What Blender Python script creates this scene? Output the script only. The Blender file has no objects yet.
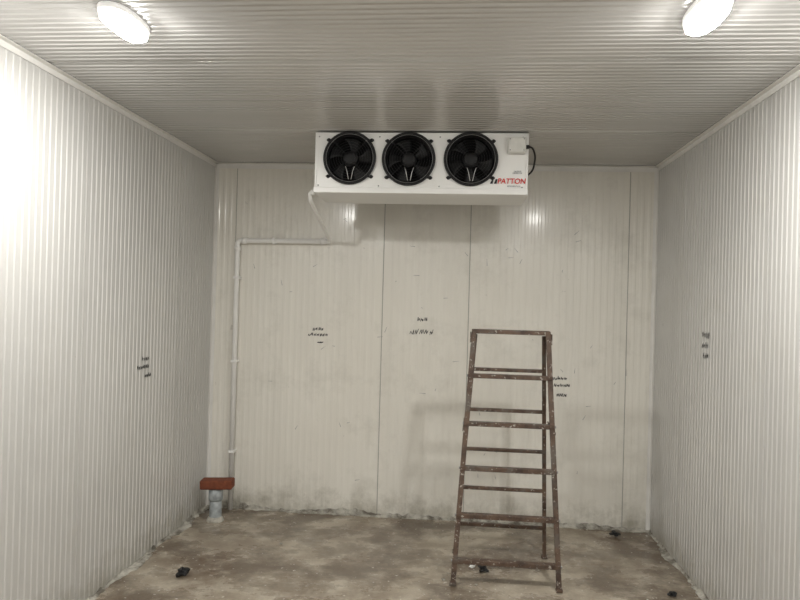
import bpy, bmesh, math, random
import numpy as np
from mathutils import Vector, Matrix, noise
random.seed(7)
W=3.384; H=2.7; YF=-6.6   # room width, height, front wall y (behind the camera)
sc=bpy.context.scene
sc.view_settings.view_transform='Standard'

# ------------------------------------------------------------ materials
def new_mat(name):
    m=bpy.data.materials.new(name); m.use_nodes=True
    nt=m.node_tree; b=nt.nodes['Principled BSDF']
    return m,nt,b
def simple(name,col,rough=.5,metal=0.,var=.06,scale=30):
    m,nt,b=new_mat(name)
    tc=nt.nodes.new('ShaderNodeTexCoord'); n=nt.nodes.new('ShaderNodeTexNoise'); n.inputs['Scale'].default_value=scale
    n.inputs['Detail'].default_value=4
    nt.links.new(tc.outputs['Object'],n.inputs['Vector'])
    r=nt.nodes.new('ShaderNodeValToRGB')
    r.color_ramp.elements[0].position=.3; r.color_ramp.elements[1].position=.7
    r.color_ramp.elements[0].color=(*[c*(1-var) for c in col],1); r.color_ramp.elements[1].color=(*[min(1,c*(1+var)) for c in col],1)
    nt.links.new(n.outputs['Fac'],r.inputs['Fac']); nt.links.new(r.outputs['Color'],b.inputs['Base Color'])
    b.inputs['Roughness'].default_value=rough; b.inputs['Metallic'].default_value=metal
    return m
def noise_node(nt,vec,scale,detail=4,rough=.5,map_scale=None,w=None):
    if map_scale:
        mp=nt.nodes.new('ShaderNodeMapping'); mp.inputs['Scale'].default_value=map_scale
        nt.links.new(vec,mp.inputs['Vector']); vec=mp.outputs['Vector']
    n=nt.nodes.new('ShaderNodeTexNoise'); n.inputs['Scale'].default_value=scale; n.inputs['Detail'].default_value=detail
    n.inputs['Roughness'].default_value=rough
    nt.links.new(vec,n.inputs['Vector']); return n.outputs['Fac']
def ramp(nt,fac,p0,p1,c0=(0,0,0),c1=(1,1,1)):
    r=nt.nodes.new('ShaderNodeValToRGB')
    r.color_ramp.elements[0].position=p0; r.color_ramp.elements[1].position=p1
    r.color_ramp.elements[0].color=(*c0,1); r.color_ramp.elements[1].color=(*c1,1)
    nt.links.new(fac,r.inputs['Fac']); return r.outputs['Color']
def mix(nt,fac,a,b,mode='MIX'):
    m=nt.nodes.new('ShaderNodeMix'); m.data_type='RGBA'; m.blend_type=mode
    for s,v in ((m.inputs[0],fac),(m.inputs[6],a),(m.inputs[7],b)):
        if hasattr(v,'is_output'): nt.links.new(v,s)
        elif isinstance(v,tuple): s.default_value=(*v,1)
        else: s.default_value=v
    return m.outputs[2]
def panel_mat(name,c0,c1,rough,dirt=.5,stretch=(6,6,.6),metal=0,floor_dirt=.6,coat=0,bump=.15):
    m,nt,b=new_mat(name)
    tc=nt.nodes.new('ShaderNodeTexCoord').outputs['Object']
    n=noise_node(nt,tc,1.3,2,.5)
    base=ramp(nt,n,.3,.7,c0,c1)
    st=noise_node(nt,tc,1.0,3,.5,stretch)
    base=mix(nt,ramp(nt,st,.45,.75,(0,0,0),(.35,.35,.35)),base,tuple(x*.88 for x in c0))
    if dirt>0:
        sp=noise_node(nt,tc,9,3,.55,(1,1,1))
        base=mix(nt,ramp(nt,sp,.72,.77,(0,0,0),(dirt,dirt,dirt)),base,(.22,.21,.19))
        sm=noise_node(nt,tc,2.6,6,.7)
        base=mix(nt,ramp(nt,sm,.52,.72,(0,0,0),(dirt*.8,)*3),base,(.50,.48,.42))
        # dirt near the floor
        sx=nt.nodes.new('ShaderNodeSeparateXYZ'); nt.links.new(tc,sx.inputs[0])
        mr=nt.nodes.new('ShaderNodeMapRange'); mr.inputs[1].default_value=.0; mr.inputs[2].default_value=.42
        mr.inputs[3].default_value=1; mr.inputs[4].default_value=0
        nt.links.new(sx.outputs[2],mr.inputs[0])
        dn=noise_node(nt,tc,7,6,.7)
        mm=nt.nodes.new('ShaderNodeMath'); mm.operation='MULTIPLY'
        nt.links.new(mr.outputs[0],mm.inputs[0]); nt.links.new(dn,mm.inputs[1])
        base=mix(nt,ramp(nt,mm.outputs[0],.27,.58,(0,0,0),(floor_dirt,)*3),base,(.30,.28,.22))
    nt.links.new(base,b.inputs['Base Color'])
    b.inputs['Roughness'].default_value=rough
    b.inputs['Metallic'].default_value=metal
    b.inputs['Coat Weight'].default_value=coat; b.inputs['Coat Roughness'].default_value=.13
    if bump>0:
        bp=nt.nodes.new('ShaderNodeBump'); bp.inputs['Strength'].default_value=bump; bp.inputs['Distance'].default_value=.01
        bn=noise_node(nt,tc,5,1,.5); nt.links.new(bn,bp.inputs['Height']); nt.links.new(bp.outputs[0],b.inputs['Normal'])
    return m
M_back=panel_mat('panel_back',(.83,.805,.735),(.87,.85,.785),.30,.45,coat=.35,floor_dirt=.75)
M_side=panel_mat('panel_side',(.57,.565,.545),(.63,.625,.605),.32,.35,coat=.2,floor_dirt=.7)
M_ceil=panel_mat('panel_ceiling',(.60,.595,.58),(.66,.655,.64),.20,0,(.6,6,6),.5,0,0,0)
M_trim=simple('trim_white',(.80,.79,.76),.4,0,.05,8)
M_seam=simple('joint_dark',(.40,.39,.36),.8)
M_white=simple('painted_white',(.86,.86,.84),.35,0,.02,5)
M_pvc=simple('pvc_white',(.93,.93,.91),.35,0,.02,12)
M_pvcg=simple('pvc_grey',(.34,.37,.38),.45,0,.3,25)
M_black=simple('black_plastic',(.006,.006,.007),.6)
M_dark=simple('fan_void',(.002,.002,.003),.9)
M_blade=simple('fan_blade',(.003,.0035,.004),.55)
M_chrome=simple('guard_wire',(.010,.010,.012),.35,.2)
M_bright=simple('bright_wire',(.8,.8,.8),.3,.3)
M_red=simple('logo_red',(.65,.02,.02),.5)
M_ink=simple('marker_ink',(.012,.012,.014),.6)
M_grey=simple('grey_metal',(.35,.35,.35),.4,.7)
M_box=simple('junction_plastic',(.72,.72,.68),.4)
def concrete():
    m,nt,b=new_mat('concrete_floor')
    tc=nt.nodes.new('ShaderNodeTexCoord').outputs['Object']
    big=noise_node(nt,tc,1.5,8,.62)
    base=ramp(nt,big,.36,.62,(.18,.13,.088),(.50,.435,.34))
    mid=noise_node(nt,tc,6,8,.72)
    base=mix(nt,ramp(nt,mid,.48,.64,(0,0,0),(.6,.6,.6)),base,(.60,.545,.45))
    dk=noise_node(nt,tc,1.7,9,.66,(1,1.4,1))
    base=mix(nt,ramp(nt,dk,.47,.60,(0,0,0),(.8,.8,.8)),base,(.135,.098,.066))
    fine=noise_node(nt,tc,60,6,.75)
    base=mix(nt,.45,base,ramp(nt,fine,.3,.7,(.32,.32,.32),(1,1,1)),'MULTIPLY')
    fl=noise_node(nt,tc,34,2,.5)
    base=mix(nt,ramp(nt,fl,.68,.73,(0,0,0),(.8,.8,.8)),base,(.75,.73,.67))
    nt.links.new(base,b.inputs['Base Color'])
    rr=nt.nodes.new('ShaderNodeMapRange'); nt.links.new(dk,rr.inputs[0])
    rr.inputs[1].default_value=.3; rr.inputs[2].default_value=.58; rr.inputs[3].default_value=.55; rr.inputs[4].default_value=.13
    nt.links.new(rr.outputs[0],b.inputs['Roughness'])
    bp=nt.nodes.new('ShaderNodeBump'); bp.inputs['Strength'].default_value=.2; bp.inputs['Distance'].default_value=.01
    nt.links.new(mid,bp.inputs['Height']); nt.links.new(bp.outputs[0],b.inputs['Normal'])
    return m
M_floor=concrete()
def rust():
    m,nt,b=new_mat('rusty_painted_steel')
    tc=nt.nodes.new('ShaderNodeTexCoord').outputs['Object']
    a=noise_node(nt,tc,14,6,.65)
    base=ramp(nt,a,.35,.65,(.045,.026,.018),(.14,.09,.062))
    g=noise_node(nt,tc,9,3,.6)
    base=mix(nt,ramp(nt,g,.52,.62,(0,0,0),(.7,.7,.7)),base,(.12,.105,.09))
    s=noise_node(nt,tc,55,3,.6)
    base=mix(nt,ramp(nt,s,.61,.66,(0,0,0),(.8,.8,.8)),base,(.50,.47,.42))
    nt.links.new(base,b.inputs['Base Color']); b.inputs['Roughness'].default_value=.6
    return m
M_rust=rust()
def brickm():
    m,nt,b=new_mat('clay_brick')
    tc=nt.nodes.new('ShaderNodeTexCoord').outputs['Object']
    a=noise_node(nt,tc,25,6,.7)
    nt.links.new(ramp(nt,a,.3,.7,(.12,.032,.015),(.25,.075,.035)),b.inputs['Base Color']); b.inputs['Roughness'].default_value=.85
    bp=nt.nodes.new('ShaderNodeBump'); bp.inputs['Strength'].default_value=.6; bp.inputs['Distance'].default_value=.004
    nt.links.new(a,bp.inputs['Height']); nt.links.new(bp.outputs[0],b.inputs['Normal'])
    return m
M_brick=brickm()
def cement():
    m,nt,b=new_mat('cement_smear')
    tc=nt.nodes.new('ShaderNodeTexCoord').outputs['Object']
    a=noise_node(nt,tc,8,7,.7)
    nt.links.new(ramp(nt,a,.40,.58,(.14,.125,.10),(.55,.53,.47)),b.inputs['Base Color']); b.inputs['Roughness'].default_value=.85
    return m
M_cement=cement()
def emis(name,col,s):
    m,nt,b=new_mat(name)
    b.inputs['Base Color'].default_value=(.9,.9,.9,1)
    b.inputs['Emission Color'].default_value=(*col,1); b.inputs['Emission Strength'].default_value=s
    return m
M_lamp=emis('lamp_lens',(1,.98,.94),430)
M_lamp_fill=emis('added_fill_lens',(1,.98,.94),260)  # weaker emission for the added fill lamps behind the camera
M_lampside=emis('lamp_lens_side',(1,.98,.94),20)
M_lamphouse=emis('lamp_translucent_base',(1,.98,.94),.35)

# ------------------------------------------------------------ mesh helpers
def obj(name,verts,faces,mat,parent=None,smooth=False):
    me=bpy.data.meshes.new(name); me.from_pydata([tuple(v) for v in verts],[],faces); me.update()
    bm=bmesh.new(); bm.from_mesh(me); bmesh.ops.recalc_face_normals(bm,faces=bm.faces); bm.to_mesh(me); bm.free()
    o=bpy.data.objects.new(name,me); sc.collection.objects.link(o)
    if mat: me.materials.append(mat)
    if smooth:
        for p in me.polygons: p.use_smooth=True
    if parent: o.parent=parent
    return o
def empty(name,loc=(0,0,0)):
    e=bpy.data.objects.new(name,None); e.empty_display_size=.1; sc.collection.objects.link(e)
    return e
def bevel(o,w,seg=2):
    m=o.modifiers.new('bevel','BEVEL'); m.width=w; m.segments=seg; m.limit_method='ANGLE'; return o
def box(name,lo,hi,mat,parent=None,bev=0):
    x0,y0,z0=lo;x1,y1,z1=hi
    v=[(x0,y0,z0),(x1,y0,z0),(x1,y1,z0),(x0,y1,z0),(x0,y0,z1),(x1,y0,z1),(x1,y1,z1),(x0,y1,z1)]
    f=[(0,3,2,1),(4,5,6,7),(0,1,5,4),(1,2,6,5),(2,3,7,6),(3,0,4,7)]
    o=obj(name,v,f,mat,parent)
    if bev: bevel(o,bev)
    return o
def beam(name,p0,p1,w,d,mat,parent,hint=(1,0,0),bev=.002):
    """box section from p0 to p1, w along hint direction, d across it"""
    p0=Vector(p0);p1=Vector(p1);a=(p1-p0).normalized();h=Vector(hint);h=(h-a*h.dot(a)).normalized();k=a.cross(h)
    v=[]
    for p in (p0,p1):
        for s,t in ((-1,-1),(1,-1),(1,1),(-1,1)): v.append(p+h*s*w/2+k*t*d/2)
    o=obj(name,v,[(0,1,2,3),(7,6,5,4),(0,4,5,1),(1,5,6,2),(2,6,7,3),(3,7,4,0)],mat,parent)
    if bev: bevel(o,bev)
    return o
def tube(name,pts,r,mat,parent=None,seg=12,closed=False,cap=True):
    pts=[Vector(p) for p in pts]; n=len(pts); v=[];f=[]
    prev=None
    for i,p in enumerate(pts):
        if closed: t=(pts[(i+1)%n]-pts[i-1]).normalized()
        else: t=(pts[min(i+1,n-1)]-pts[max(i-1,0)]).normalized()
        if prev is None:
            h=Vector((0,0,1)) if abs(t.z)<.9 else Vector((1,0,0))
        else: h=prev
        h=(h-t*h.dot(t)).normalized(); prev=h; k=t.cross(h)
        for j in range(seg):
            a=2*math.pi*j/seg; v.append(p+(h*math.cos(a)+k*math.sin(a))*r)
    m=n if closed else n-1
    for i in range(m):
        for j in range(seg):
            a=i*seg+j;b=i*seg+(j+1)%seg;c=((i+1)%n)*seg+(j+1)%seg;d=((i+1)%n)*seg+j
            f.append((a,b,c,d))
    if cap and not closed:
        f.append(tuple(range(seg))[::-1]); f.append(tuple((n-1)*seg+j for j in range(seg)))
    return obj(name,v,f,mat,parent,True)
def fillet(pts,r,k=6):
    pts=[Vector(p) for p in pts]; out=[pts[0]]
    for i in range(1,len(pts)-1):
        a=(pts[i-1]-pts[i]).normalized();b=(pts[i+1]-pts[i]).normalized()
        p0=pts[i]+a*r;p1=pts[i]+b*r
        for j in range(k+1):
            t=j/k; out.append(p0*(1-t)**2+pts[i]*2*t*(1-t)+p1*t*t)
    out.append(pts[-1]); return out
def lathe(name,prof,origin,axis,mat,parent=None,seg=40,smooth=True):
    """prof list of (radius, offset along axis)"""
    o=Vector(origin);ax=Vector(axis).normalized();h=ax.orthogonal().normalized();k=ax.cross(h);v=[];f=[]
    for r,a in prof:
        for j in range(seg):
            t=2*math.pi*j/seg; v.append(o+ax*a+(h*math.cos(t)+k*math.sin(t))*max(r,1e-4))
    for i in range(len(prof)-1):
        for j in range(seg): f.append((i*seg+j,i*seg+(j+1)%seg,(i+1)*seg+(j+1)%seg,(i+1)*seg+j))
    return obj(name,v,f,mat,parent,smooth)

# ------------------------------------------------------------ room shell
def profile(L,pitch,h,seams,sd=.005,sw=.005,start=0):
    P=[(0,0)]; u=start+pitch*.3
    while u+pitch*.6<L:
        if all(abs(u+pitch*.25-s)>pitch*.62 for s in seams):
            P+=[(u,0),(u+pitch*.12,h),(u+pitch*.42,h),(u+pitch*.54,0)]
        u+=pitch
    for s in seams: P+=[(s-sw/2-.0015,0),(s-sw/2,-sd),(s+sw/2,-sd),(s+sw/2+.0015,0)]
    P.sort(key=lambda q:q[0]); P.append((L,0)); return P
def extrude_wall(name,P,fn,mat,seam_mat):
    """fn(u,h,t): t=0/1 ends of the extrusion, h=height toward the room; back skin at h=-.08"""
    v=[];f=[];n=len(P)
    for t in (0,1):
        for u,h in P: v.append(fn(u,h,t))
    for i in range(n-1): f.append((i,i+1,n+i+1,n+i))
    L=P[-1][0]; b=len(v)
    for t in (0,1): v+= [fn(0,-.08,t),fn(L,-.08,t)]
    f.append((b,b+1,b+3,b+2)); f.append((0,n,b+2,b)); f.append((n-1,b+1,b+3,2*n-1))
    f.append(tuple(range(n))+(b+1,b)); f.append(tuple(range(n,2*n))+(b+3,b+2))
    me=bpy.data.meshes.new(name); me.from_pydata([tuple(q) for q in v],[],f)
    me.materials.append(mat); me.materials.append(seam_mat)
    for i in range(n-1):
        if P[i][1]<-.001 and P[i+1][1]<-.001: me.polygons[i].material_index=1
    me.update(); bm=bmesh.new(); bm.from_mesh(me); bmesh.ops.recalc_face_normals(bm,faces=bm.faces); bm.to_mesh(me); bm.free()
    o=bpy.data.objects.new(name,me); sc.collection.objects.link(o); return o
D=-YF
extrude_wall('wall_back',profile(W,.05,.0018,[.175,1.35,2.01,3.185]),lambda u,h,t:(u,-h,H*t),M_back,M_seam)
ss=[.62+1.17*i for i in range(5)]
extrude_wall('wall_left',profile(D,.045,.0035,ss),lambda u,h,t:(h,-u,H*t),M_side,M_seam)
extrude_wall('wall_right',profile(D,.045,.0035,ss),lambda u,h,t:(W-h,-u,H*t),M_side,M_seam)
extrude_wall('wall_front',profile(W,.05,.0015,[1.1,2.27]),lambda u,h,t:(u,YF+h,H*t),M_back,M_seam)
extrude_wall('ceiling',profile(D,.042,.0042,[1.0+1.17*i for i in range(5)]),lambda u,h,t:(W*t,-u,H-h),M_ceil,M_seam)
# floor (slightly uneven)
nx,ny=60,110; v=[];f=[]
for j in range(ny+1):
    for i in range(nx+1):
        x=W*i/nx;y=YF*j/ny; v.append((x,y,-.003+.003*noise.noise(Vector((x*2,y*2,0)))))
for j in range(ny):
    for i in range(nx):
        a=j*(nx+1)+i; f.append((a,a+1,a+nx+2,a+nx+1))
b=len(v); v+=[(0,0,-.12),(W,0,-.12),(W,YF,-.12),(0,YF,-.12)]
f.append((b,b+1,b+2,b+3))
obj('floor',v,f,M_floor)
# trims
def ltrim(name,a,b,d1,d2,w,th=.003):
    a=Vector(a);b=Vector(b);d1=Vector(d1);d2=Vector(d2);v=[];f=[]
    prof=[(0,0),(w,0),(w,th),(th,th),(th,w),(0,w)]
    for p in (a,b):
        for s,t in prof: v.append(p+d1*s+d2*t)
    for i in range(6): f.append((i,(i+1)%6,6+(i+1)%6,6+i))
    f+=[tuple(range(6)),tuple(range(6,12))]
    return obj(name,v,f,M_trim)
g=.0045
ltrim('trim_1',(0,-g,H-g),(W,-g,H-g),(0,-1,0),(0,0,-1),.038)
ltrim('trim_2',(g,0,H-g),(g,YF,H-g),(1,0,0),(0,0,-1),.030)
ltrim('trim_3',(W-g,0,H-g),(W-g,YF,H-g),(-1,0,0),(0,0,-1),.030)
ltrim('trim_4',(g,-g,0.0),(g,-g,H-.04),(1,0,0),(0,-1,0),.025)
ltrim('trim_5',(W-g,-g,0.0),(W-g,-g,H-.04),(-1,0,0),(0,-1,0),.025)
# cement fillet along the wall feet
def smear(name,fn,L,seed,hmax,wmax):
    v=[];f=[];n=int(L/.015)
    for i in range(n+1):
        u=L*i/n
        k=max(0,.35+.9*noise.noise(Vector((u*2.3,seed,0)))+.45*noise.noise(Vector((u*19,seed,3))))
        k2=max(0.05,.35+.8*noise.noise(Vector((u*3,seed+9,0)))+.3*noise.noise(Vector((u*23,seed,7))))
        hh=.006+hmax*k; ww=.010+wmax*k2
        v+=[fn(u,.0,-.01),fn(u,.0045,hh),fn(u,.007,hh*.5),fn(u,ww*.35,.005),fn(u,ww,.0008),fn(u,ww,-.01)]
    for i in range(n):
        for j in range(6): f.append((i*6+j,i*6+(j+1)%6,i*6+6+(j+1)%6,i*6+6+j))
    f+=[tuple(range(6)),tuple(n*6+j for j in range(6))]
    return obj(name,v,f,M_cement,None,False)
smear('baseboard_back',lambda u,d,z:(u,-d,z),W,1.0,.05,.06)
smear('baseboard_left',lambda u,d,z:(d,-u,z),D,5.0,.03,.07)
smear('baseboard_right',lambda u,d,z:(W-d,-u,z),D,8.0,.03,.05)
# cold room door behind the camera
door=empty('door_1')
box('leaf',(1.15,YF+.004,.02),(2.2,YF+.07,2.1),M_white,door,.005)
box('handle',(2.05,YF+.07,1.0),(2.09,YF+.12,1.2),M_grey,door,.005)
for i,z in enumerate((.4,1.7)): box('hinge_%d'%(i+1),(1.12,YF+.005,z),(1.2,YF+.09,z+.1),M_grey,door,.003)

# ------------------------------------------------------------ bulkhead lights
def oval(a,b,n=40,p=2.6):
    return [(a*math.copysign(abs(math.cos(t))**(2/p),math.cos(t)),b*math.copysign(abs(math.sin(t))**(2/p),math.sin(t))) for t in [2*math.pi*i/n for i in range(n)]]
def loft(name,rings,mat,parent,caps=(1,1)):
    v=[];f=[];n=len(rings[0])
    for r in rings: v+=r
    for i in range(len(rings)-1):
        for j in range(n): f.append((i*n+j,i*n+(j+1)%n,(i+1)*n+(j+1)%n,(i+1)*n+j))
    if caps[0]: f.append(tuple(range(n)))
    if caps[1]: f.append(tuple((len(rings)-1)*n+j for j in range(n)))
    return obj(name,v,f,mat,parent,True)
def bulkhead(x,y,lens):
    e=empty('bulkhead_ceiling_light')
    z=H-.0045; k=.84
    R=lambda a,b,zz:[(x+q[0]*k,y+q[1]*k,zz) for q in oval(a,b)]
    loft('housing',[R(.074,.166,z),R(.076,.168,z-.006),R(.075,.167,z-.018),R(.068,.160,z-.021)],M_lamphouse,e)
    loft('lens_side',[R(.067,.159,z-.020),R(.067,.159,z-.034),R(.064,.154,z-.042)],M_lampside,e,(0,0))
    loft('lens',[R(.064,.154,z-.042),R(.050,.136,z-.051),R(.026,.10,z-.056)],lens,e,(0,1))
    return e
for x,y,l in ((.640,-2.64,M_lamp),(2.775,-2.66,M_lamp),(.640,-5.4,M_lamp_fill),(2.775,-5.4,M_lamp_fill)): bulkhead(x,y,l)  # front pair in view; rear pair unseen, added as fill light

# ------------------------------------------------------------ evaporator unit
ev=empty('evaporator_cooling_unit')
X0,X1,Y0,Y1,Z0,Z1=1.02,2.33,-.98,-.58,2.325,2.685
yf=Y0
fans=[(1.236,2.530),(1.604,2.526),(1.986,2.528)]; FR=.164
# front plate with round openings: built ring by ring
def front_plate():
    bm=bmesh.new()
    N=48
    bounds=[X0,(fans[0][0]+fans[1][0])/2,(fans[1][0]+fans[2][0])/2,fans[2][0]+.185,X1]
    for k,(cx,cz) in enumerate(fans):
        a,b_=bounds[k],bounds[k+1]
        for j in range(N):
            q=[]
            for jj in (j,j+1):
                t=2*math.pi*jj/N; c,s=math.cos(t),math.sin(t)
                sx=((b_-cx)/c if c>1e-6 else (a-cx)/c if c<-1e-6 else 1e9); sz=((Z1-cz)/s if s>1e-6 else (Z0-cz)/s if s<-1e-6 else 1e9)
                m=min(sx,sz); m=max(m,FR*.955); q.append(((cx+(FR-.01)*c,yf,cz+(FR-.01)*s),(cx+m*c,yf,cz+m*s)))
            vs=[bm.verts.new(p) for p in (q[0][0],q[0][1],q[1][1],q[1][0])]; bm.faces.new(vs)
        # corners
        for px,pz in ((a,Z0),(a,Z1),(b_,Z0),(b_,Z1)):
            t0=math.atan2(pz-cz,px-cx); j=math.floor((t0%(2*math.pi))/(2*math.pi/N))
            pts=[]
            for jj in (j,j+1):
                t=2*math.pi*jj/N; c,s=math.cos(t),math.sin(t)
                sx=((b_-cx)/c if c>1e-6 else (a-cx)/c if c<-1e-6 else 1e9); sz=((Z1-cz)/s if s>1e-6 else (Z0-cz)/s if s<-1e-6 else 1e9)
                m=min(sx,sz); pts.append((cx+m*c,yf,cz+m*s))
            try: bm.faces.new([bm.verts.new(p) for p in (pts[0],(px,yf,pz),pts[1])])
            except Exception: pass
    bm.faces.new([bm.verts.new(p) for p in ((bounds[3],yf,Z0),(X1,yf,Z0),(X1,yf,Z1),(bounds[3],yf,Z1))])
    bmesh.ops.remove_doubles(bm,verts=bm.verts,dist=1e-5)
    me=bpy.data.meshes.new('front_panel'); bm.to_mesh(me); bm.free(); me.materials.append(M_white)
    o=bpy.data.objects.new('front_panel',me); sc.collection.objects.link(o); o.parent=ev
front_plate()
box('side_panel_a',(X0,Y0+.001,Z0),(X0+.003,Y1,Z1),M_white,ev)
box('side_panel_b',(X1-.003,Y0+.001,Z0),(X1,Y1,Z1),M_white,ev)
box('top_panel',(X0,Y0+.001,Z1-.003),(X1,Y1,Z1),M_white,ev)
box('coil_block',(X0+.01,Y0+.2,Z0+.005),(X1-.12,Y1-.005,Z1-.01),M_dark,ev)
# coil fins visible from behind
for i in range(60):
    x=X0+.02+i*(X1-X0-.16)/59
    box('fin_%02d'%i,(x,Y1-.006,Z0+.01),(x+.003,Y1,Z1-.015),M_grey,ev)
# edge flanges of the front panel
box('front_flange_top',(X0-.004,Y0-.006,Z1-.006),(X1+.004,Y0,Z1+.004),M_white,ev,.002)
box('front_flange_side',(X0-.004,Y0-.006,Z0),(X0+.010,Y0,Z1),M_white,ev,.002)
box('front_flange_side_b',(X1-.010,Y0-.006,Z0),(X1+.004,Y0,Z1),M_white,ev,.002)
# drip tray
v=[(X0-.01,Y0-.012,Z0+.022),(X1+.006,Y0-.012,Z0+.022),(X1+.006,Y1+.02,Z0+.022),(X0-.01,Y1+.02,Z0+.022),
   (X0-.01,Y0-.012,Z0-.012),(X1+.006,Y0-.012,Z0-.012),(X1+.006,Y1+.02,Z0-.014),(X0-.01,Y1+.02,Z0-.014)]
bevel(obj('drip_tray',v,[(0,1,2,3),(4,7,6,5),(0,4,5,1),(1,5,6,2),(2,6,7,3),(3,7,4,0)],M_white,ev),.004)
# hanging brackets to ceiling
for i,(x,y) in enumerate(((X0+.05,Y0+.05),(X1-.07,Y0+.05),(X0+.05,Y1-.05),(X1-.07,Y1-.05))):
    box('hanger_%d'%(i+1),(x-.02,y-.02,Z1-.002),(x+.02,y+.02,H-.001),M_grey,ev,.001)
# fans
for k,(cx,cz) in enumerate(fans):
    n='fan_%d_'%(k+1)
    o=(cx,yf,cz); ax=(0,-1,0)
    lathe(n+'shroud',[(FR-.012,.001),(FR+.000,.006),(FR+.002,.012),(FR-.006,.018),(FR-.014,.012),(FR-.018,-.02),(FR-.018,-.10)],o,ax,M_black,ev)
    lathe(n+'cowl_back',[(FR-.018,-.10),(FR-.03,-.12),(.0,-.12)],o,ax,M_dark,ev)
    lathe(n+'motor_hub',[(.0,.000),(.030,.0),(.042,-.006),(.045,-.012),(.045,-.075),(.0,-.08)],o,ax,M_black,ev)
    # blades
    nb=5
    for i in range(nb):
        v=[];f=[];ph=2*math.pi*i/nb+.4*k
        for a in range(7):
            r=.042+(FR-.024-.042)*a/6; wd=.42+.18*a/6; sw=.25*(a/6)**1.4
            for c in range(5):
                t=ph+sw+wd*(c/4-.5)*1.25; d=-.045+.035*(c/4-.5)*(1-.35*a/6)
                v.append((cx+r*math.cos(t),yf-d,cz+r*math.sin(t)))
        for a in range(6):
            for c in range(4): q=a*5+c; f.append((q,q+1,q+6,q+5))
        b_=obj(n+'blade_%d'%(i+1),v,f,M_blade,ev,True)
        s=b_.modifiers.new('t','SOLIDIFY'); s.thickness=.003
    # wire guard: concentric rings and spokes
    for i in range(9):
        r=.035+i*(FR-.030)/8.3
        dep=-.014-.010*math.cos(r/FR*1.4)
        tube(n+'guard_ring_%d'%i,[(cx+r*math.cos(t),yf+dep,cz+r*math.sin(t)) for t in [2*math.pi*j/48 for j in range(48)]],.0012 if i<8 else .0025,M_grey if i==7 else M_chrome,ev,6,True)
    for i in range(4):
        t=math.pi/4+i*math.pi/2
        tube(n+'guard_spoke_%d'%(i+1),[(cx+r*math.cos(t),yf-.012-.010*math.cos(r/FR*1.4)+.0,cz+r*math.sin(t)) for r in (.03,.07,.11,.15,FR+.004)],.0022,M_black,ev,6)
        # mounting feet with knobs
        t=math.radians((40,140,220,320)[i]); r=FR+.012
        px,pz=cx+r*math.cos(t),cz+r*math.sin(t)
        lathe(n+'mount_knob_%d'%(i+1),[(.0,.018),(.007,.018),(.009,.012),(.009,.004),(.012,.0)],(px,yf,pz),ax,M_black,ev,16)
        sg=math.copysign(1,math.cos(t))
        beam(n+'mount_foot_%d'%(i+1),(px-.018*sg,yf-.003,pz),(px+.014*sg,yf-.003,pz),.010,.004,M_black,ev,(0,0,1),.001)
    # two pale wires hanging below hub in a V
    for s in (-1,1):
        tube(n+'wire_%s'%('a' if s<0 else 'b'),[(cx+s*.028+.006,yf-.026,cz-.055),(cx+s*.018+.006,yf-.028,cz-.085),(cx+s*.008+.006,yf-.024,cz-.135)],.0018,M_bright,ev,6)
# screws
for x in (X0+.02,1.42,1.795,X1-.03):
    for z in (Z0+.035,Z1-.02):
        lathe('screw',[(.0,.004),(.004,.003),(.005,0)],(x,yf-.001,z),(0,-1,0),M_grey,ev,10)
# junction box and cable
box('junction_box',(2.205,yf-.055,2.560),(2.315,yf,2.655),M_box,ev,.008)
box('junction_box_lid',(2.209,yf-.062,2.564),(2.311,yf-.054,2.651),M_box,ev,.004)
for x in (2.219,2.301):
    for z in (2.574,2.641): lathe('lid_screw',[(0,.003),(.004,.002),(.004,0)],(x,yf-.062,z),(0,-1,0),M_grey,ev,8)
tube('power_cable',fillet([(2.315,yf-.03,2.60),(2.352,yf-.03,2.605),(2.378,yf+.0,2.55),(2.368,yf+.05,2.47),(2.33,yf+.06,2.44)],.03),.006,M_black,ev,10)
lathe('cable_gland',[(.012,0),(.012,.018),(.008,.024)],(2.315,yf-.03,2.60),(1,0,0),M_black,ev,12)
# text
def text(name,s,size,loc,rot,mat,parent,shear=0,ext=.0005,sx=1):
    c=bpy.data.curves.new(name,'FONT'); c.body=s; c.size=size; c.shear=shear; c.extrude=ext; c.align_x='CENTER'; c.align_y='CENTER'; c.offset=.0006
    o=bpy.data.objects.new(name,c); sc.collection.objects.link(o); o.location=loc; o.rotation_euler=rot; o.scale=(sx,1,1); c.materials.append(mat)
    if parent:o.parent=parent
    return o
text('logo_text','PATTON',.045,(2.235,yf-.0075,2.395),(math.pi/2,0,0),M_red,ev,.15,.0005,.95)
# logo emblem: small black angular device
obj('logo_emblem',[(2.105,yf-.007,2.380),(2.120,yf-.007,2.408),(2.128,yf-.007,2.408),(2.122,yf-.007,2.380),(2.130,yf-.007,2.380),(2.140,yf-.007,2.408),(2.152,yf-.007,2.408),(2.146,yf-.007,2.380)],[(0,1,2,3),(4,5,6,7)],M_ink,ev)
text('label_text','CAUTION\nFAN MOTOR',.011,(2.27,yf-.0075,2.45),(math.pi/2,0,0),M_grey,ev,0,.0003,.9)
text('strip_text','REFRIGERATION',.012,(2.25,yf-.0075,2.365),(math.pi/2,0,0),M_grey,ev,0,.0003,.9)

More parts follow.
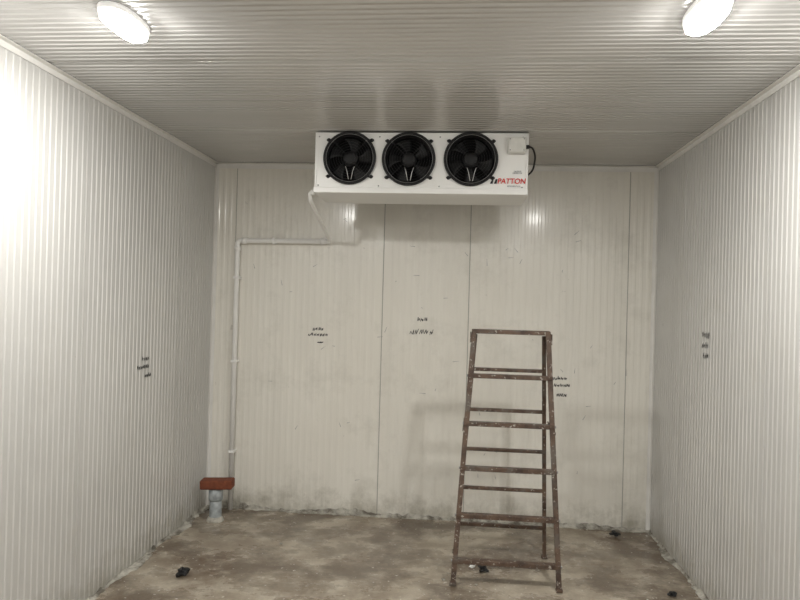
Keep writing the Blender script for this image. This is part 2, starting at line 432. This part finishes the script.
# ------------------------------------------------------------ condensate pipe
dp=empty('condensate_drain_pipe')
pr=.019; yo=-.048; px_=.21; pz_=2.088
tube('wall_run',fillet([(px_,yo,0.0),(px_,yo,pz_),(.94,yo,pz_+.007)],.03),pr,M_pvc,dp,16)
tube('slanted_run',fillet([(.90,yo,pz_+.007),(.94,yo-.02,pz_+.013),(.975,-.90,2.275),(.975,-.93,2.322),(1.0065,-.93,2.322)],.018),.0125,M_pvc,dp,16)
lathe('tray_elbow',[(.0125,0),(.017,0),(.017,.022),(.0125,.022)],(.984,-.93,2.322),(1,0,0),M_pvc,dp,20)
for nm,p,ax in (('a',(px_,yo,pz_-.08),(0,0,1)),('b',(px_+.035,yo,pz_),(1,0,.01)),('c',(.865,yo,pz_+.006),(1,0,.01))):
    lathe('elbow_collar_'+nm,[(pr,0),(pr+.005,0),(pr+.005,.035),(pr,.035)],p,ax,M_pvc,dp,20)
for i,(x,z,h) in enumerate(((px_,.45,0),(px_,1.15,0),(px_,1.8,0),(.5,pz_+.003,1))):
    if h: box('clip_%d'%i,(x-.01,yo-pr-.003,z-pr-.004),(x+.01,-.001,z+pr+.004),M_pvc,dp,.003)
    else: box('clip_%d'%i,(x-pr-.004,yo-pr-.003,z-.01),(x+pr+.004,-.001,z+.01),M_pvc,dp,.003)

# ------------------------------------------------------------ floor drain stub + brick
st=empty('floor_drain_stub_pipe')
c=(.19,-.31,0)
lathe('pipe',[(.044,-.004),(.044,.235),(.040,.235),(.040,0.0)],c,(0,0,1),M_pvcg,st,32)
lathe('socket_collar',[(.044,.15),(.050,.15),(.052,.16),(.052,.225),(.044,.23)],c,(0,0,1),M_pvcg,st,32)
lathe('floor_collar',[(.044,.03),(.052,.025),(.062,.0),(.062,-.004)],c,(0,0,1),M_cement,st,32)
br=box('clay_brick',(-.118,-.055,0),(.118,.055,.068),M_brick)
bevel(br,.012,3); br.location=(.200,-.31,.236); br.rotation_euler=(0,math.radians(-1.5),math.radians(6))

# ------------------------------------------------------------ ladder
ld=empty('trestle_ladder')
ZT=1.475
def lerp(a,b,t): return Vector(a).lerp(Vector(b),t)
FL,FRt=(1.945,-1.17,0.0),(2.555,-1.17,0.0)
TL,TR=(2.035,-.945,ZT),(2.485,-.945,ZT)
BL,BR=(1.955,-.66,0.0),(2.535,-.66,0.0)
TLb,TRb=(2.045,-.905,ZT-.02),(2.465,-.905,ZT-.02)
beam('front_rail_a',FL,TL,.030,.022,M_rust,ld)
beam('front_rail_b',FRt,TR,.030,.022,M_rust,ld)
beam('back_rail_a',BL,TLb,.024,.020,M_rust,ld)
beam('back_rail_b',BR,TRb,.024,.020,M_rust,ld)
def at(p,q,z): return lerp(p,q,(z-p[2])/(q[2]-p[2]))
for i,z in enumerate((.135,.390,.66,.92,1.205)):
    a=at(FL,TL,z);b=at(FRt,TR,z)
    beam('front_rung_%d'%(i+1),a+Vector((-.012,.004,0)),b+Vector((.012,.004,0)),.026,.045,M_rust,ld,(0,0,1),.003)
for i,z in enumerate((.205,.455,.715,.975,1.235)):
    a=at(BL,TLb,z);b=at(BR,TRb,z)
    beam('back_rung_%d'%(i+1),a,b,.022,.022,M_rust,ld,(0,0,1),.003)
beam('top_step',(2.022,-.925,ZT),(2.498,-.925,ZT),.026,.07,M_rust,ld,(0,0,1),.004)
# hinge plates, stays and bolts
for s,(f0,f1,b0,b1) in enumerate(((FL,TL,BL,TLb),(FRt,TR,BR,TRb))):
    sx=-1 if s==0 else 1
    for z,nm in ((.88,'stay'),):
        a=at(f0,f1,z)+Vector((sx*.018,0,0)); b=at(b0,b1,z+.03)+Vector((sx*.022,0,0))
        beam('%s_%d'%(nm,s),a,b,.004,.016,M_rust,ld,(1,0,0),.001)
    p=at(f0,f1,1.44)+Vector((sx*.018,.02,0))
    box('hinge_plate_%d'%s,(p.x-.003,p.y-.04,p.z-.035),(p.x+.003,p.y+.04,p.z+.03),M_rust,ld,.001)
    for z in (.135,.390,.66,.92,1.205):
        q=at(f0,f1,z)+Vector((sx*.012,0,0))
        lathe('rung_bolt',[(0,.010),(.008,.010),(.008,0)],q,(sx,0,0),M_grey,ld,6,False)
    for k,p in enumerate((f0,b0)):
        box('foot_%d_%d'%(s,k),(p[0]-.019,p[1]-.016,0),(p[0]+.019,p[1]+.016,.018),M_rust,ld,.003)

# ------------------------------------------------------------ wall marker writing
def scribble(name,lines,fn,seed):
    """lines: (u,v,width,height) ; joined strokes as thin ribbons on the wall"""
    rnd=random.Random(seed); v=[];f=[]
    def stroke(a,b,w):
        d=Vector((b[0]-a[0],b[1]-a[1])); 
        if d.length<1e-5: return
        n=Vector((-d.y,d.x)).normalized()*w/2; i=len(v)
        for p in (a,b):
            for s in (-1,1): v.append(fn(p[0]+s*n.x,p[1]+s*n.y))
        f.append((i,i+1,i+3,i+2))
    for (u,z,wd,h) in lines:
        nl=max(3,int(wd/(h*.85))); cw=wd/nl
        for k in range(nl):
            x=u+k*cw; zz=z+rnd.uniform(-.1,.1)*h
            pts=[(x+(.05,.25,.5,.75,.85)[j]*cw+rnd.uniform(-.1,.1)*cw,zz+((0,1)[j%2]*rnd.uniform(.6,1.0)+rnd.uniform(0,.15))*h) for j in range(5)]
            if rnd.random()<.5: pts=pts[:4]
            for a,b in zip(pts,pts[1:]): stroke(a,b,.0042)
            if rnd.random()<.5: stroke((x+.1*cw,zz+.5*h),(x+.7*cw,zz+.5*h),.0042)
    me=bpy.data.meshes.new(name); me.from_pydata(v,[],f); me.materials.append(M_ink)
    o=bpy.data.objects.new(name,me); sc.collection.objects.link(o)
bk=lambda u,z:(u,-.0024,z)
lf=lambda u,z:(.0042,u,z)
rt=lambda u,z:(W-.0042,-u,z)
scribble('marker_writing',[(.81,1.405,.09,.026),(.775,1.362,.16,.024),(.85,1.310,.05,.012)],bk,1)
scribble('marker_writing',[(1.62,1.50,.08,.030)],bk,2)
scribble('marker_writing',[(1.565,1.40,.19,.040)],bk,3)
scribble('marker_writing',[(2.66,1.09,.10,.026),(2.66,1.04,.12,.024),(2.68,.965,.08,.026)],bk,4)
scribble('marker_writing',[(-1.14,1.235,.10,.028),(-1.20,1.185,.16,.026),(-1.10,1.13,.09,.026)],lf,5)
scribble('marker_writing',[(.98,1.48,.12,.034),(.98,1.42,.10,.034),(1.0,1.36,.08,.034)],rt,6)
# scuffs / scratches on the back wall
rnd=random.Random(3); v=[];f=[]
pts=[(.88,1.26),(.56,1.75),(.62,1.7),(1.63,1.85),(1.66,1.6),(1.03,2.27),(1.06,2.25),(1.9,1.2),(2.9,.9),(2.88,.8),(1.7,.95),(.5,1.0),(1.1,.7),(2.3,2.0),(2.7,1.9),(.8,1.9),(1.2,2.05)]
pts+=[(rnd.uniform(.3,3.2),rnd.uniform(.2,2.2)) for _ in range(30)]
for (u,z) in pts:
    L=rnd.uniform(.010,.055);a=rnd.uniform(0,3.14);w=.0020
    d=Vector((math.cos(a),math.sin(a)));n=Vector((-d.y,d.x))*w
    i=len(v)
    for p in (0,L):
        for s in (-1,1): q=Vector((u,z))+d*p+n*s*(1 if p==0 else .4); v.append((q.x,-.0024,q.y))
    f.append((i,i+1,i+3,i+2))
me=bpy.data.meshes.new('wall_scratches'); me.from_pydata(v,[],f); me.materials.append(M_grey)
o=bpy.data.objects.new('wall_scratches',me); sc.collection.objects.link(o)

# ------------------------------------------------------------ debris
def lump(name,x,y,r,mat,seed,flat=.45):
    bm=bmesh.new(); bmesh.ops.create_icosphere(bm,subdivisions=3,radius=r)
    for q in bm.verts:
        k=1+.9*noise.noise(q.co*(2.2/r*.6)+Vector((seed,0,0))); q.co*=k; q.co.z*=flat
    m=min(q.co.z for q in bm.verts)
    for q in bm.verts: q.co.z-=m
    me=bpy.data.meshes.new(name); bm.to_mesh(me); bm.free(); me.materials.append(mat)
    o=bpy.data.objects.new(name,me); sc.collection.objects.link(o); o.location=(x,y,-.001); return o
lump('crumpled_black_scrap',.36,-1.29,.032,M_black,1,.7)
lump('crumpled_black_scrap',3.10,-.15,.030,M_black,2)
lump('crumpled_black_scrap',2.13,-.94,.028,M_black,3,.5)
lump('crumpled_paper_scrap',2.06,-.90,.016,M_white,4)
lump('crumpled_black_scrap',3.20,-1.12,.022,M_black,5)
for i in range(14):
    lump('cement_crumb',random.uniform(.1,3.2),random.uniform(-1.8,-.05),random.uniform(.004,.010),M_cement,i+20)

# ------------------------------------------------------------ world + camera
w=bpy.data.worlds.new('world'); sc.world=w; w.use_nodes=True
w.node_tree.nodes['Background'].inputs[0].default_value=(.5,.5,.5,1); w.node_tree.nodes['Background'].inputs[1].default_value=.1
yaw,pitch,roll,fpx=.0902,.0047,.0272,660.5
fw=np.array([-np.sin(yaw)*np.cos(pitch),np.cos(yaw)*np.cos(pitch),np.sin(pitch)])
r=np.array([np.cos(yaw),np.sin(yaw),0.]);u=np.cross(r,fw)
r2=r*np.cos(roll)+u*np.sin(roll);u2=-r*np.sin(roll)+u*np.cos(roll)
cam=bpy.data.cameras.new('camera'); co=bpy.data.objects.new('camera',cam); sc.collection.objects.link(co)
cam.sensor_width=36; cam.lens=fpx*36/800; cam.clip_start=.05
co.matrix_world=Matrix(((r2[0],u2[0],-fw[0],1.9414),(r2[1],u2[1],-fw[1],-5.0476),(r2[2],u2[2],-fw[2],1.6359),(0,0,0,1)))
sc.camera=co
